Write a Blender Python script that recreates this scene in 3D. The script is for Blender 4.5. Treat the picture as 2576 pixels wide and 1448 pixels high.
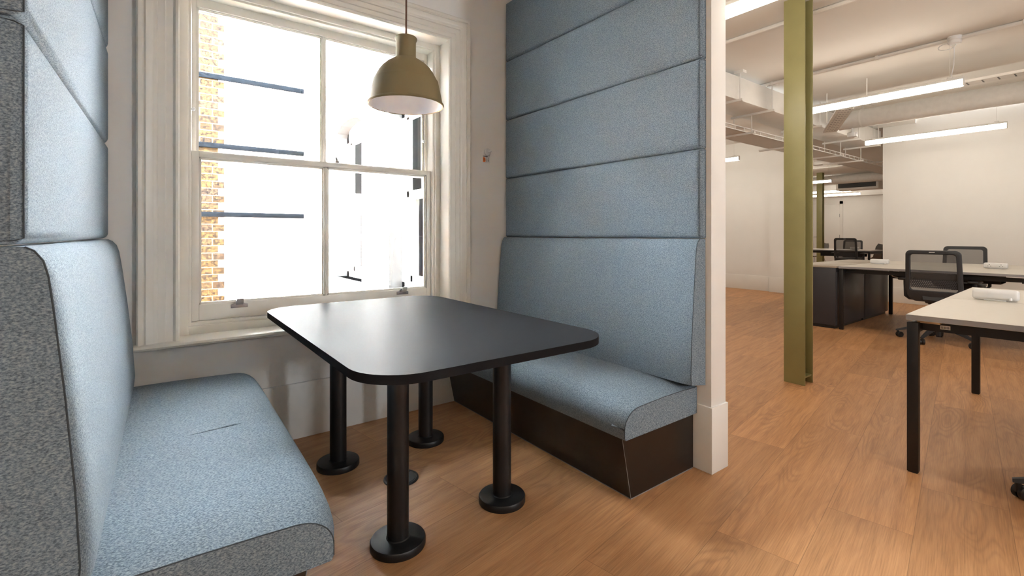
import bpy, bmesh, math, random
from mathutils import Vector, Matrix
random.seed(7)
for o in list(bpy.data.objects):
    bpy.data.objects.remove(o, do_unlink=True)
S = bpy.context.scene
COL = S.collection
PI = math.pi
# ------------------------------------------------------------------ camera
F_PX, H_PX, YAW = 1200.0, 588.0, math.radians(36.87)
cam_d = bpy.data.cameras.new('camera')
cam_d.sensor_width = 36.0
cam_d.lens = F_PX / 2576.0 * 36.0
cam_d.shift_y = -(724.0 - H_PX) / 2576.0
cam_d.clip_start = 0.02
cam_d.clip_end = 100
cam = bpy.data.objects.new('camera', cam_d)
cam.location = (0, 0, 1.11)
cam.rotation_euler = (PI / 2, 0, -YAW)
COL.objects.link(cam)
S.camera = cam
# ------------------------------------------------------------------ light and exposure
SKY = 135.0 / 32.0
LAMP = 18.0 / 32.0
S.view_settings.view_transform = 'Standard'
S.view_settings.look = 'None'
S.view_settings.gamma = 1.0
S.view_settings.use_curve_mapping = False
S.view_settings.exposure = 5.45
W = bpy.data.worlds.new('overcast_sky')
S.world = W
W.use_nodes = True
bg = W.node_tree.nodes['Background']
bg.inputs[0].default_value = (0.93, 0.97, 1.0, 1)
bg.inputs[1].default_value = SKY


def portal(name, loc, rot, sx, sy):
    l = bpy.data.lights.new(name, 'AREA')
    l.shape = 'RECTANGLE'
    l.size = sx
    l.size_y = sy
    l.cycles.is_portal = True
    o = bpy.data.objects.new(name, l)
    o.location = loc
    o.rotation_euler = rot
    COL.objects.link(o)


portal('window_portal', (0.825, 3.02, 1.5), (-PI / 2, 0, 0), 1.5, 1.9)
portal('added_south_opening_portal', (3.25, -4.05, 1.75), (PI / 2, 0, 0), 0.4, 0.4)  # serves the opening added behind the camera for fill daylight


# ------------------------------------------------------------------ material helpers
class NT:
    def __init__(s, name):
        s.m = bpy.data.materials.new(name)
        s.m.use_nodes = True
        s.t = s.m.node_tree
        s.t.nodes.clear()
        s.out = s.t.nodes.new('ShaderNodeOutputMaterial')

    def n(s, typ, **kw):
        nd = s.t.nodes.new(typ)
        for k, v in kw.items():
            setattr(nd, k, v)
        return nd

    def l(s, a, b):
        s.t.links.new(a, b)

    def val(s, x, sock):
        if isinstance(x, (int, float)):
            sock.default_value = x
        elif isinstance(x, tuple):
            sock.default_value = x if len(x) == len(sock.default_value) else tuple(x) + (1,)
        else:
            s.l(x, sock)

    def math(s, op, a, b=0.0, c=0.0):
        nd = s.n('ShaderNodeMath', operation=op)
        s.val(a, nd.inputs[0])
        s.val(b, nd.inputs[1])
        s.val(c, nd.inputs[2])
        return nd.outputs[0]

    def mix(s, f, a, b):
        nd = s.n('ShaderNodeMix', data_type='RGBA')
        s.val(f, nd.inputs['Factor'])
        s.val(a, nd.inputs[6])
        s.val(b, nd.inputs[7])
        return nd.outputs[2]

    def coord(s, scale=(1, 1, 1), rot=(0, 0, 0), loc=(0, 0, 0), out='Object'):
        tc = s.n('ShaderNodeTexCoord')
        mp = s.n('ShaderNodeMapping')
        mp.inputs['Scale'].default_value = scale
        mp.inputs['Rotation'].default_value = rot
        mp.inputs['Location'].default_value = loc
        s.l(tc.outputs[out], mp.inputs[0])
        return mp.outputs[0]

    def noise(s, vec, scale, detail=2.0, rough=0.5, dist=0.0):
        nd = s.n('ShaderNodeTexNoise')
        s.l(vec, nd.inputs['Vector'])
        nd.inputs['Scale'].default_value = scale
        nd.inputs['Detail'].default_value = detail
        nd.inputs['Roughness'].default_value = rough
        nd.inputs['Distortion'].default_value = dist
        return nd.outputs['Fac']

    def ramp(s, f, stops):
        nd = s.n('ShaderNodeValToRGB')
        e = nd.color_ramp.elements
        while len(e) < len(stops):
            e.new(0.5)
        for i, (p, c) in enumerate(stops):
            e[i].position = p
            e[i].color = tuple(c) + (1,) if len(c) == 3 else c
        s.val(f, nd.inputs[0])
        return nd.outputs[0]

    def bump(s, h, strength, dist=0.002):
        nd = s.n('ShaderNodeBump')
        nd.inputs['Strength'].default_value = strength
        nd.inputs['Distance'].default_value = dist
        s.l(h, nd.inputs['Height'])
        return nd.outputs[0]

    def bsdf(s, col, rough=0.5, metal=0.0, spec=0.5, normal=None, emit=None, estr=0.0, sheen=0.0):
        b = s.n('ShaderNodeBsdfPrincipled')
        s.val(col, b.inputs['Base Color'])
        s.val(rough, b.inputs['Roughness'])
        s.val(metal, b.inputs['Metallic'])
        s.val(spec, b.inputs['Specular IOR Level'])
        if sheen:
            b.inputs['Sheen Weight'].default_value = sheen
            b.inputs['Sheen Roughness'].default_value = 0.45
            b.inputs['Sheen Tint'].default_value = (0.86, 0.95, 1.0, 1)
        if normal is not None:
            s.l(normal, b.inputs['Normal'])
        if emit:
            b.inputs['Emission Color'].default_value = tuple(emit) + (1,)
            b.inputs['Emission Strength'].default_value = estr
        s.l(b.outputs[0], s.out.inputs[0])
        return b


def simple(name, col, rough=0.5, metal=0.0, spec=0.5, var=0.04, scale=12.0, bump=0.0, bscale=80.0):
    t = NT(name)
    v = t.coord()
    n = t.noise(v, scale, 3)
    lo = tuple(c * (1 - var) for c in col)
    hi = tuple(min(1, c * (1 + var)) for c in col)
    c = t.ramp(n, [(0.3, lo), (0.7, hi)])
    nm = None
    if bump:
        nm = t.bump(t.noise(v, bscale, 2), bump)
    t.bsdf(c, rough, metal, spec, nm)
    return t.m


def felt(name, dark, mid, light, scale=330.0):
    t = NT(name)
    v = t.coord()
    v2 = t.coord(scale=(0.55, 1.0, 1.0), rot=(0.5, 0.3, 0.6))
    n1 = t.noise(v2, scale, 3, 0.65)
    n2 = t.noise(v, 9.0, 2)
    c = t.ramp(n1, [(0.34, dark), (0.5, mid), (0.66, light)])
    c2 = t.mix(t.math('MULTIPLY', n2, 0.12), c, tuple(x * 0.8 for x in mid))
    t.bsdf(c2, 0.95, 0, 0.15, t.bump(n1, 0.35, 0.0012), sheen=0.10)
    return t.m


M = {}
M['wall'] = simple('white_wall_paint', (0.84, 0.835, 0.815), 0.6, var=0.015, scale=3, bump=0.05, bscale=160)
M['ceiling'] = simple('white_ceiling_paint', (0.79, 0.77, 0.735), 0.75, var=0.02, scale=1.5, bump=0.04, bscale=60)
M['trim'] = simple('cream_gloss_trim_paint', (0.79, 0.765, 0.70), 0.33, var=0.02, scale=7, bump=0.06, bscale=50)
M['skirting'] = simple('white_skirting_paint', (0.82, 0.815, 0.79), 0.42, var=0.015, scale=4, bump=0.04, bscale=60)
M['felt'] = felt('blue_grey_wool_felt', (0.082, 0.112, 0.146), (0.19, 0.248, 0.31), (0.325, 0.395, 0.455))
M['seam'] = simple('dark_blue_thread', (0.05, 0.065, 0.08), 0.9)
M['plinth'] = simple('black_brown_laminate', (0.011, 0.0085, 0.007), 0.32, var=0.2, scale=4)
M['plinth_edge'] = simple('pale_laminate_edge', (0.24, 0.24, 0.25), 0.5)
M['black_metal'] = simple('black_powder_coated_steel', (0.010, 0.010, 0.011), 0.42, spec=0.45, bump=0.04, bscale=500)
M['plastic'] = simple('charcoal_plastic', (0.030, 0.033, 0.038), 0.45, bump=0.03, bscale=400)
M['rubber'] = simple('black_caster_plastic', (0.012, 0.012, 0.013), 0.4)
M['desk_top'] = simple('pale_grey_desk_laminate', (0.60, 0.565, 0.50), 0.38, var=0.02, scale=30)
M['desk_edge'] = simple('grey_desk_edge_band', (0.30, 0.30, 0.315), 0.45)
M['cabinet'] = simple('anthracite_cabinet_steel', (0.036, 0.036, 0.043), 0.42, var=0.05, scale=5)
M['cabinet_top'] = simple('beige_grey_cabinet_top', (0.40, 0.35, 0.285), 0.45)
M['olive'] = simple('olive_silicone_shade', (0.215, 0.172, 0.085), 0.62, var=0.03, scale=9)
M['shade_in'] = simple('white_shade_lining', (0.84, 0.90, 1.0), 0.5)
M['cord'] = simple('brown_fabric_cord', (0.13, 0.065, 0.04), 0.8, var=0.25, scale=500)
M['green'] = simple('olive_green_gloss_paint', (0.285, 0.262, 0.112), 0.36, var=0.05, scale=6, bump=0.28, bscale=130)
M['white_metal'] = simple('white_coated_steel', (0.78, 0.765, 0.735), 0.45, var=0.02)
M['galv'] = simple('white_painted_tray_steel', (0.70, 0.68, 0.65), 0.5, var=0.04, scale=20)
M['white_plastic'] = simple('white_gloss_plastic', (0.80, 0.81, 0.82), 0.28)
M['grey_slot'] = simple('dark_socket_slot', (0.05, 0.05, 0.05), 0.6)
M['chrome'] = simple('brushed_nickel', (0.42, 0.42, 0.44), 0.3, metal=1.0)
M['sticker'] = simple('white_paper_sticker', (0.78, 0.78, 0.77), 0.6)
M['orange'] = simple('orange_print', (0.75, 0.17, 0.03), 0.6)
M['ink'] = simple('dark_print_ink', (0.06, 0.06, 0.08), 0.6)
M['wood_strip'] = simple('raw_plywood', (0.62, 0.45, 0.28), 0.6, var=0.1)
M['red_cable'] = simple('red_plug', (0.6, 0.03, 0.02), 0.4)
M['strap'] = simple('dark_blue_bitumen_strap', (0.0033, 0.0042, 0.0056), 0.95, spec=0.0, var=0.55, scale=60)
M['stone'] = simple('white_painted_sill', (0.60, 0.60, 0.59), 0.9)
M['blocker'] = simple('grey_light_blocker', (0.30, 0.30, 0.305), 0.9)  # for the added sheets that keep daylight out of the office
M['reveal'] = simple('shade_toned_reveal_paint', (0.050, 0.050, 0.051), 0.95, spec=0.0, var=0.08, scale=14)  # shade put into the colour so the jambs and arch stand out
M['shell'] = simple('grey_shell_plastic', (0.20, 0.20, 0.20), 0.5)


def m_table():
    t = NT('black_laminate_tabletop')
    v = t.coord()
    n = t.noise(v, 60, 4, 0.6)
    w = t.noise(t.coord(scale=(40, 2.2, 1), rot=(0, 0, 0.4)), 2.0, 3, 0.6)
    scr = t.math('GREATER_THAN', w, 0.74)
    c = t.mix(t.math('MULTIPLY', scr, 0.5), (0.016, 0.016, 0.018), (0.05, 0.05, 0.052))
    r = t.math('ADD', t.math('MULTIPLY', n, 0.06), 0.33)
    d = t.n('ShaderNodeBsdfDiffuse')
    t.l(c, d.inputs[0])
    g = t.n('ShaderNodeBsdfGlossy')
    t.l(r, g.inputs['Roughness'])
    f = t.n('ShaderNodeFresnel')
    f.inputs['IOR'].default_value = 1.33
    mx = t.n('ShaderNodeMixShader')
    t.l(t.math('MULTIPLY', f.outputs[0], 0.13), mx.inputs[0])
    t.l(d.outputs[0], mx.inputs[1])
    t.l(g.outputs[0], mx.inputs[2])
    t.l(mx.outputs[0], t.out.inputs[0])
    return t.m


M['table'] = m_table()


def m_floor():
    t = NT('oak_vinyl_planks')
    PW, PL, A = 0.2685, 1.40, math.radians(9.8)
    tc = t.n('ShaderNodeTexCoord')
    sx = t.n('ShaderNodeSeparateXYZ')
    t.l(tc.outputs['Object'], sx.inputs[0])
    x, y = sx.outputs[0], sx.outputs[1]
    u = t.math('ADD', t.math('MULTIPLY', x, math.cos(A)), t.math('MULTIPLY', y, math.sin(A)))
    v = t.math('ADD', t.math('MULTIPLY', x, -math.sin(A)), t.math('MULTIPLY', y, math.cos(A)))
    vs = t.math('DIVIDE', t.math('SUBTRACT', v, 0.130), PW)
    row = t.math('FLOOR', vs)
    fv = t.math('FRACT', vs)
    us = t.math('DIVIDE', t.math('ADD', t.math('SUBTRACT', u, 2.29), t.math('MULTIPLY', row, 0.4667)), PL)
    col = t.math('FLOOR', us)
    fu = t.math('FRACT', us)
    cid = t.n('ShaderNodeCombineXYZ')
    t.l(row, cid.inputs[0])
    t.l(col, cid.inputs[1])
    wn = t.n('ShaderNodeTexWhiteNoise', noise_dimensions='3D')
    t.l(cid.outputs[0], wn.inputs['Vector'])
    rnd = wn.outputs['Value']
    # seams
    dv = t.math('MULTIPLY', t.math('MINIMUM', fv, t.math('SUBTRACT', 1.0, fv)), PW)
    du = t.math('MULTIPLY', t.math('MINIMUM', fu, t.math('SUBTRACT', 1.0, fu)), PL)
    sd = t.math('MINIMUM', dv, du)
    seam = t.math('LESS_THAN', sd, 0.0011)
    # grain coordinates, shifted for every plank
    gv = t.n('ShaderNodeCombineXYZ')
    t.l(t.math('ADD', u, t.math('MULTIPLY', rnd, 37.0)), gv.inputs[0])
    t.l(t.math('ADD', v, t.math('MULTIPLY', rnd, 11.0)), gv.inputs[1])

    def st(sx_, sy_):
        mp = t.n('ShaderNodeMapping')
        mp.inputs['Scale'].default_value = (sx_, sy_, 1)
        t.l(gv.outputs[0], mp.inputs[0])
        return mp.outputs[0]
    fine = t.noise(st(7, 260), 1.0, 3, 0.6)
    mid = t.noise(st(2.0, 26), 1.0, 3, 0.55, 0.3)
    big = t.noise(st(1.3, 5.5), 1.0, 1.5, 0.45)
    rings = t.math('SINE', t.math('MULTIPLY', big, 120.0))
    rings = t.math('ADD', t.math('MULTIPLY', rings, 0.5), 0.5)
    rings = t.math('POWER', rings, 2.0)
    zone = t.ramp(t.noise(st(1.1, 3.5), 1.3, 1), [(0.48, (0, 0, 0)), (0.62, (1, 1, 1))])
    k = t.math('ADD', t.math('MULTIPLY', fine, 0.55), t.math('MULTIPLY', mid, 0.45))
    base = t.ramp(k, [(0.30, (0.335, 0.155, 0.059)), (0.5, (0.52, 0.258, 0.104)), (0.70, (0.645, 0.345, 0.152))])
    c1 = t.mix(t.math('MULTIPLY', t.math('MULTIPLY', rings, zone), 0.34), base, (0.27, 0.118, 0.052))
    bv = t.math('ADD', t.math('MULTIPLY', rnd, 0.28), 0.86)
    hs = t.n('ShaderNodeHueSaturation')
    hs.inputs['Saturation'].default_value = 0.96
    t.l(bv, hs.inputs['Value'])
    t.l(c1, hs.inputs['Color'])
    c2 = t.mix(t.math('MULTIPLY', seam, 0.45), hs.outputs[0], (0.10, 0.045, 0.02))
    # crumbs
    cr = t.n('ShaderNodeTexVoronoi')
    cr.inputs['Scale'].default_value = 4.5
    t.l(tc.outputs['Object'], cr.inputs['Vector'])
    spot = t.math('LESS_THAN', cr.outputs['Distance'], 0.010)
    c3 = t.mix(t.math('MULTIPLY', spot, 0.7), c2, (0.75, 0.62, 0.48))
    r = t.math('ADD', t.math('MULTIPLY', fine, 0.18), 0.36)
    hb = t.math('SUBTRACT', t.math('MULTIPLY', fine, 0.4), t.math('MULTIPLY', seam, 0.8))
    t.bsdf(c3, r, 0, 0.28, t.bump(hb, 0.16, 0.0012))
    return t.m


M['floor'] = m_floor()


def m_brick(name, horiz, painted_from):
    """white painted brickwork; bare stock brick in a band below painted_from, white again beyond it to bounce light"""
    t = NT(name)
    tc = t.n('ShaderNodeTexCoord')
    sx = t.n('ShaderNodeSeparateXYZ')
    t.l(tc.outputs['Object'], sx.inputs[0])
    hx = sx.outputs[horiz]
    z = sx.outputs[2]
    BW, RH, MO = 0.226, 0.0755, 0.009
    row = t.math('FLOOR', t.math('DIVIDE', z, RH))
    par = t.math('MODULO', t.math('ADD', row, 400.0), 2.0)
    fz = t.math('MULTIPLY', t.math('FRACT', t.math('DIVIDE', z, RH)), RH)
    # english bond: a row of stretchers, a row of headers
    bw = t.math('ADD', t.math('MULTIPLY', t.math('SUBTRACT', 1.0, par), BW / 2), BW / 2)
    hh = t.math('SUBTRACT', hx, t.math('ADD', t.math('MULTIPLY', par, 0.0565), 0.541))
    fh = t.math('MULTIPLY', t.math('FRACT', t.math('DIVIDE', hh, bw)), bw)
    colm = t.math('FLOOR', t.math('DIVIDE', hh, bw))
    mort = t.math('MAXIMUM', t.math('LESS_THAN', fz, MO), t.math('LESS_THAN', fh, MO))
    cid = t.n('ShaderNodeCombineXYZ')
    t.l(row, cid.inputs[0])
    t.l(colm, cid.inputs[1])
    wn = t.n('ShaderNodeTexWhiteNoise', noise_dimensions='3D')
    t.l(cid.outputs[0], wn.inputs['Vector'])
    n = t.noise(t.coord(), 38, 5, 0.65)
    n2 = t.noise(t.coord(), 170, 3, 0.7)
    br = t.ramp(wn.outputs['Value'], [(0.0, (0.020, 0.0135, 0.009)), (0.35, (0.034, 0.0215, 0.0095)), (0.7, (0.041, 0.026, 0.011)), (1.0, (0.027, 0.019, 0.0135))])
    br = t.mix(t.ramp(t.math('MULTIPLY', n, n2), [(0.20, (1, 1, 1)), (0.29, (0, 0, 0))]), br, (0.006, 0.0055, 0.006))
    br = t.mix(mort, br, (0.055, 0.043, 0.030))
    joint_shadow = t.math('MAXIMUM', t.math('LESS_THAN', fz, 0.0045), t.math('LESS_THAN', fh, 0.003))  # thin shadow lines painted along the joints of the white brick
    wh = t.mix(t.math('MULTIPLY', joint_shadow, t.ramp(t.noise(t.coord(), 3.5, 3), [(0.42, (0.5, 0.5, 0.5)), (0.62, (1, 1, 1))])), (0.80, 0.80, 0.80), (0.055, 0.055, 0.056))
    edge = t.math('ADD', painted_from, t.math('MULTIPLY', par, 0.056))
    isw = t.math('MAXIMUM', t.math('GREATER_THAN', hx, edge), t.math('LESS_THAN', hx, t.math('SUBTRACT', edge, 1.65)))  # white again past the bare band, out of view, to bounce light indoors
    c = t.mix(isw, br, wh)
    h = t.math('SUBTRACT', t.math('MULTIPLY', n, 0.5), mort)
    t.bsdf(c, 0.95, 0, 0.0, t.bump(h, 0.5, 0.004))
    return t.m


M['brick_far'] = m_brick('part_painted_stock_brick', 0, 0.541)
M['brick_side'] = m_brick('white_painted_brick', 1, -50.0)


def m_glass():
    t = NT('clear_window_glass')
    tr = t.n('ShaderNodeBsdfTransparent')
    tr.inputs[0].default_value = (0.97, 0.985, 0.98, 1)
    gl = t.n('ShaderNodeBsdfGlossy')
    gl.inputs['Roughness'].default_value = 0.01
    fr = t.n('ShaderNodeFresnel')
    fr.inputs['IOR'].default_value = 1.45
    mx = t.n('ShaderNodeMixShader')
    t.l(fr.outputs[0], mx.inputs[0])
    t.l(tr.outputs[0], mx.inputs[1])
    t.l(gl.outputs[0], mx.inputs[2])
    t.l(mx.outputs[0], t.out.inputs[0])
    return t.m


M['glass'] = m_glass()


def m_mesh():
    t = NT('charcoal_mesh_fabric')
    v = t.coord()
    n = t.noise(v, 420, 2, 0.7)
    c = t.ramp(n, [(0.35, (0.025, 0.025, 0.027)), (0.65, (0.16, 0.155, 0.15))])
    d = t.n('ShaderNodeBsdfDiffuse')
    t.l(c, d.inputs[0])
    tr = t.n('ShaderNodeBsdfTransparent')
    mx = t.n('ShaderNodeMixShader')
    mx.inputs[0].default_value = 0.62
    t.l(tr.outputs[0], mx.inputs[1])
    t.l(d.outputs[0], mx.inputs[2])
    t.l(mx.outputs[0], t.out.inputs[0])
    return t.m


M['mesh'] = m_mesh()


def m_perf(name, col, pitch, r, axes=(0, 1)):
    """sheet punched with round holes"""
    t = NT(name)
    tc = t.n('ShaderNodeTexCoord')
    sx = t.n('ShaderNodeSeparateXYZ')
    t.l(tc.outputs['Object'], sx.inputs[0])
    a, b = sx.outputs[axes[0]], sx.outputs[axes[1]]
    row = t.math('FLOOR', t.math('DIVIDE', b, pitch))
    sh = t.math('MULTIPLY', t.math('MODULO', t.math('ADD', row, 1000.0), 2.0), 0.5)
    fa = t.math('SUBTRACT', t.math('FRACT', t.math('ADD', t.math('DIVIDE', a, pitch), sh)), 0.5)
    fb = t.math('SUBTRACT', t.math('FRACT', t.math('DIVIDE', b, pitch)), 0.5)
    d = t.math('SQRT', t.math('ADD', t.math('MULTIPLY', fa, fa), t.math('MULTIPLY', fb, fb)))
    hole = t.math('LESS_THAN', d, r)
    b_ = t.bsdf(col, 0.5)
    tr = t.n('ShaderNodeBsdfTransparent')
    mx = t.n('ShaderNodeMixShader')
    t.l(hole, mx.inputs[0])
    t.l(b_.outputs[0], mx.inputs[1])
    t.l(tr.outputs[0], mx.inputs[2])
    t.l(mx.outputs[0], t.out.inputs[0])
    return t.m


M['perf_black'] = m_perf('perforated_charcoal_plastic', (0.030, 0.033, 0.040), 0.016, 0.27, (1, 2))
M['perf_tray'] = m_perf('perforated_tray_steel', (0.82, 0.81, 0.79), 0.030, 0.28, (0, 1))


def m_emit(name, col, s):
    t = NT(name)
    t.bsdf((0.8, 0.8, 0.8), 0.5, emit=col, estr=s)
    return t.m


M['lamp'] = m_emit('warm_white_lit_diffuser', (1.0, 0.895, 0.755), LAMP)


# ------------------------------------------------------------------ mesh helpers
class MB:
    def __init__(s):
        s.b = bmesh.new()

    def box(s, x0, x1, y0, y1, z0, z1, bev=0.0, seg=2):
        vs = [s.b.verts.new((x, y, z)) for x in (x0, x1) for y in (y0, y1) for z in (z0, z1)]
        q = [(0, 1, 3, 2), (4, 6, 7, 5), (0, 4, 5, 1), (2, 3, 7, 6), (0, 2, 6, 4), (1, 5, 7, 3)]
        fs = [s.b.faces.new([vs[i] for i in f]) for f in q]
        if bev > 0:
            es = list({e for f in fs for e in f.edges})
            bmesh.ops.bevel(s.b, geom=es, offset=bev, segments=seg, profile=0.5, affect='EDGES', clamp_overlap=True)
        return s

    def prism(s, pts, axis, a0, a1, bev=0.0, seg=2):
        """polygon (list of 2D points) swept along an axis ('x','y','z')"""
        def P(p, a):
            return {'x': (a, p[0], p[1]), 'y': (p[0], a, p[1]), 'z': (p[0], p[1], a)}[axis]
        lo = [s.b.verts.new(P(p, a0)) for p in pts]
        hi = [s.b.verts.new(P(p, a1)) for p in pts]
        n = len(pts)
        fs = [s.b.faces.new(lo), s.b.faces.new(hi[::-1])]
        for i in range(n):
            fs.append(s.b.faces.new([lo[i], hi[i], hi[(i + 1) % n], lo[(i + 1) % n]]))
        if bev > 0:
            es = list({e for f in fs[:2] for e in f.edges})
            bmesh.ops.bevel(s.b, geom=es, offset=bev, segments=seg, profile=0.5, affect='EDGES', clamp_overlap=True)
        return s

    def loft(s, secs, closed=True, caps=True):
        rings = [[s.b.verts.new(p) for p in sec] for sec in secs]
        n = len(secs[0])
        for a, b in zip(rings[:-1], rings[1:]):
            for i in range(n if closed else n - 1):
                s.b.faces.new([a[i], b[i], b[(i + 1) % n], a[(i + 1) % n]])
        if caps and closed:
            s.b.faces.new(rings[0])
            s.b.faces.new(rings[-1][::-1])
        return s

    def tube(s, pts, r, n=10, caps=True):
        pts = [Vector(p) for p in pts]
        secs = []
        up = None
        for i, p in enumerate(pts):
            d = (pts[min(i + 1, len(pts) - 1)] - pts[max(i - 1, 0)]).normalized()
            if up is None:
                ref = Vector((0, 0, 1)) if abs(d.z) < 0.9 else Vector((1, 0, 0))
                up = (ref - d * ref.dot(d)).normalized()
            else:
                up = (up - d * up.dot(d)).normalized()
            sd = d.cross(up)
            rr = r[i] if isinstance(r, (list, tuple)) else r
            secs.append([p + (up * math.cos(2 * PI * k / n) + sd * math.sin(2 * PI * k / n)) * rr for k in range(n)])
        return s.loft(secs, True, caps)

    def lathe(s, prof, n=32, center=(0, 0, 0), close=False):
        cx, cy, cz = center
        secs = []
        pr = list(prof) + ([prof[0]] if close else [])
        for r, z in pr:
            r = max(r, 1e-4)
            secs.append([(cx + r * math.cos(2 * PI * k / n), cy + r * math.sin(2 * PI * k / n), cz + z) for k in range(n)])
        return s.loft(secs, True, False)

    def xform(s, m):
        bmesh.ops.transform(s.b, matrix=m, verts=s.b.verts)
        return s

    def build(s, name, mat, parent=None, smooth=True, angle=35):
        bmesh.ops.remove_doubles(s.b, verts=s.b.verts, dist=1e-6)
        bmesh.ops.recalc_face_normals(s.b, faces=s.b.faces)
        me = bpy.data.meshes.new(name)
        s.b.to_mesh(me)
        s.b.free()
        me.materials.append(M[mat] if isinstance(mat, str) else mat)
        if smooth:
            for p in me.polygons:
                p.use_smooth = True
            try:
                me.set_sharp_from_angle(angle=math.radians(angle))
            except Exception:
                pass
        o = bpy.data.objects.new(name, me)
        COL.objects.link(o)
        if parent is not None:
            o.parent = parent
        return o


def tag(o, label, cat, group=None):
    o['label'] = label
    o['category'] = cat
    if group:
        o['group'] = group
    return o


def thing(name, loc, label, cat, group=None, rz=0.0):
    o = bpy.data.objects.new(name, None)
    o.empty_display_size = 0.1
    o.location = loc
    o.rotation_euler = (0, 0, rz)
    COL.objects.link(o)
    return tag(o, label, cat, group)


def struct(o):
    o['kind'] = 'structure'
    return o


def sempty(name, loc=(0, 0, 0), rz=0.0):
    o = bpy.data.objects.new(name, None)
    o.empty_display_size = 0.1
    o.location = loc
    o.rotation_euler = (0, 0, rz)
    COL.objects.link(o)
    return struct(o)


def copy_tree(o, loc=None, rz=None, label=None, group=None, parent=None):
    c = o.copy()
    COL.objects.link(c)
    if parent is not None:
        c.parent = parent
    if loc is not None:
        c.location = loc
    if rz is not None:
        c.rotation_euler = (0, 0, rz)
    if label:
        c['label'] = label
    if group:
        c['group'] = group
    for ch in list(o.children):
        copy_tree(ch, parent=c)
    return c


def sbox(name, x0, x1, y0, y1, z0, z1, mat, bev=0.0):
    return struct(MB().box(x0, x1, y0, y1, z0, z1, bev).build(name, mat))


# ------------------------------------------------------------------ the room
CE = 2.86
sbox('floor', -2.2, 20.4, -4.0, 9.2, -0.12, 0.0, 'floor')
sbox('ceiling', -2.2, 2.19, -4.0, 2.90, CE, 3.10, 'ceiling')
sbox('ceiling_2', 2.19, 7.05, -4.0, 6.2, CE, 3.10, 'ceiling')
sbox('ceiling_3', 7.05, 9.60, -4.0, 6.2, 2.96, 3.10, 'ceiling')
sbox('ceiling_4', 9.60, 20.4, 2.2, 9.2, CE, 3.10, 'ceiling')
# window wall with its opening (one mesh)
WX0, WX1, WZ0, WZ1 = 0.097, 1.552, 0.585, 2.386
w = MB()
w.box(-2.2, WX0 - 0.014, 2.785, 3.06, -3, 3.98)
w.box(WX1 + 0.014, 2.19, 2.785, 3.06, -3, 3.98)
w.box(WX0 - 0.014, WX1 + 0.014, 2.785, 3.06, -3, WZ0 - 0.02)
w.box(WX0 - 0.014, WX1 + 0.014, 2.785, 3.06, WZ1 + 0.014, 3.98)
struct(w.build('wall_back', 'wall', smooth=False))
sbox('wall_partition', 2.062, 2.187, 1.212, 2.785, 0, CE, 'wall', 0.002)
b = MB()
b.box(2.054, 2.195, 1.204, 1.45, 0, 0.307, 0.003)
struct(b.build('baseboard_partition', 'skirting'))
sbox('baseboard_back', -0.20, 2.062, 2.765, 2.785, 0, 0.300, 'skirting', 0.003)
LROT = math.radians(-1.0)


def LP(u, dy, z=0.0):
    """point beside the left wall: u out from the wall, dy towards the camera from the window wall"""
    c, s = math.cos(LROT), math.sin(LROT)
    return (-0.213 + u * c + dy * s, 2.770 + u * s - dy * c, z)


lw = MB().box(-0.12, 0.0, -1.55, 0.0, 0, CE).build('wall_left', 'wall')
lw.location = LP(0, 0)
lw.rotation_euler = (0, 0, LROT)
struct(lw)
sbox('wall_west', -2.2, -2.05, -4.0, 2.785, 0, CE, 'wall')
w = MB()
xs_ = [-2.2, 3.05, 3.45, 10.0]  # small opening added in this unseen wall to let in fill daylight
for i in range(3):
    if i % 2 == 0:
        w.box(xs_[i], xs_[i + 1], -4.1, -3.95, 0, 3.1)
    else:
        w.box(xs_[i], xs_[i + 1], -4.1, -3.95, 0, 1.55)
        w.box(xs_[i], xs_[i + 1], -4.1, -3.95, 1.95, 3.1)
struct(w.build('wall_south', 'wall', smooth=False))
# wing wall beside the light well, with two window openings; the office lies behind it
w = MB()
for y0, y1 in ((3.06, 3.37), (4.25, 4.97), (5.85, 6.2)):
    w.box(1.75, 2.187, y0, y1, -3, 3.98)
for y0, y1 in ((3.37, 4.25), (4.97, 5.85)):
    w.box(1.75, 2.187, y0, y1, -3, 0.60)
    # arched head
    n = 10
    ym, hw = (y0 + y1) / 2, (y1 - y0) / 2
    arc = [(ym + hw * math.cos(PI - PI * i / n), 2.27 + 0.13 * math.sin(PI * i / n)) for i in range(n + 1)]
    poly = arc + [(y1, 3.98), (y0, 3.98)]
    for i in range(n):
        (ya, za), (yb, zb) = arc[i], arc[i + 1]
        w.prism([(ya, za), (yb, zb), (yb, 3.98), (ya, 3.98)], 'x', 1.75, 2.187)
struct(w.build('wall_wing', 'brick_side', smooth=False))
sbox('wall_lightwell', -4.0, 2.3, 5.90, 6.2, -3, 3.98, 'brick_far')
sbox('wall_lightwell_west', -4.2, -3.2, 3.06, 5.9, -3, 3.98, 'brick_side')
sbox('floor_lightwell', -3.2, 1.75, 3.06, 5.9, -3.1, -3.0, 'stone')
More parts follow.
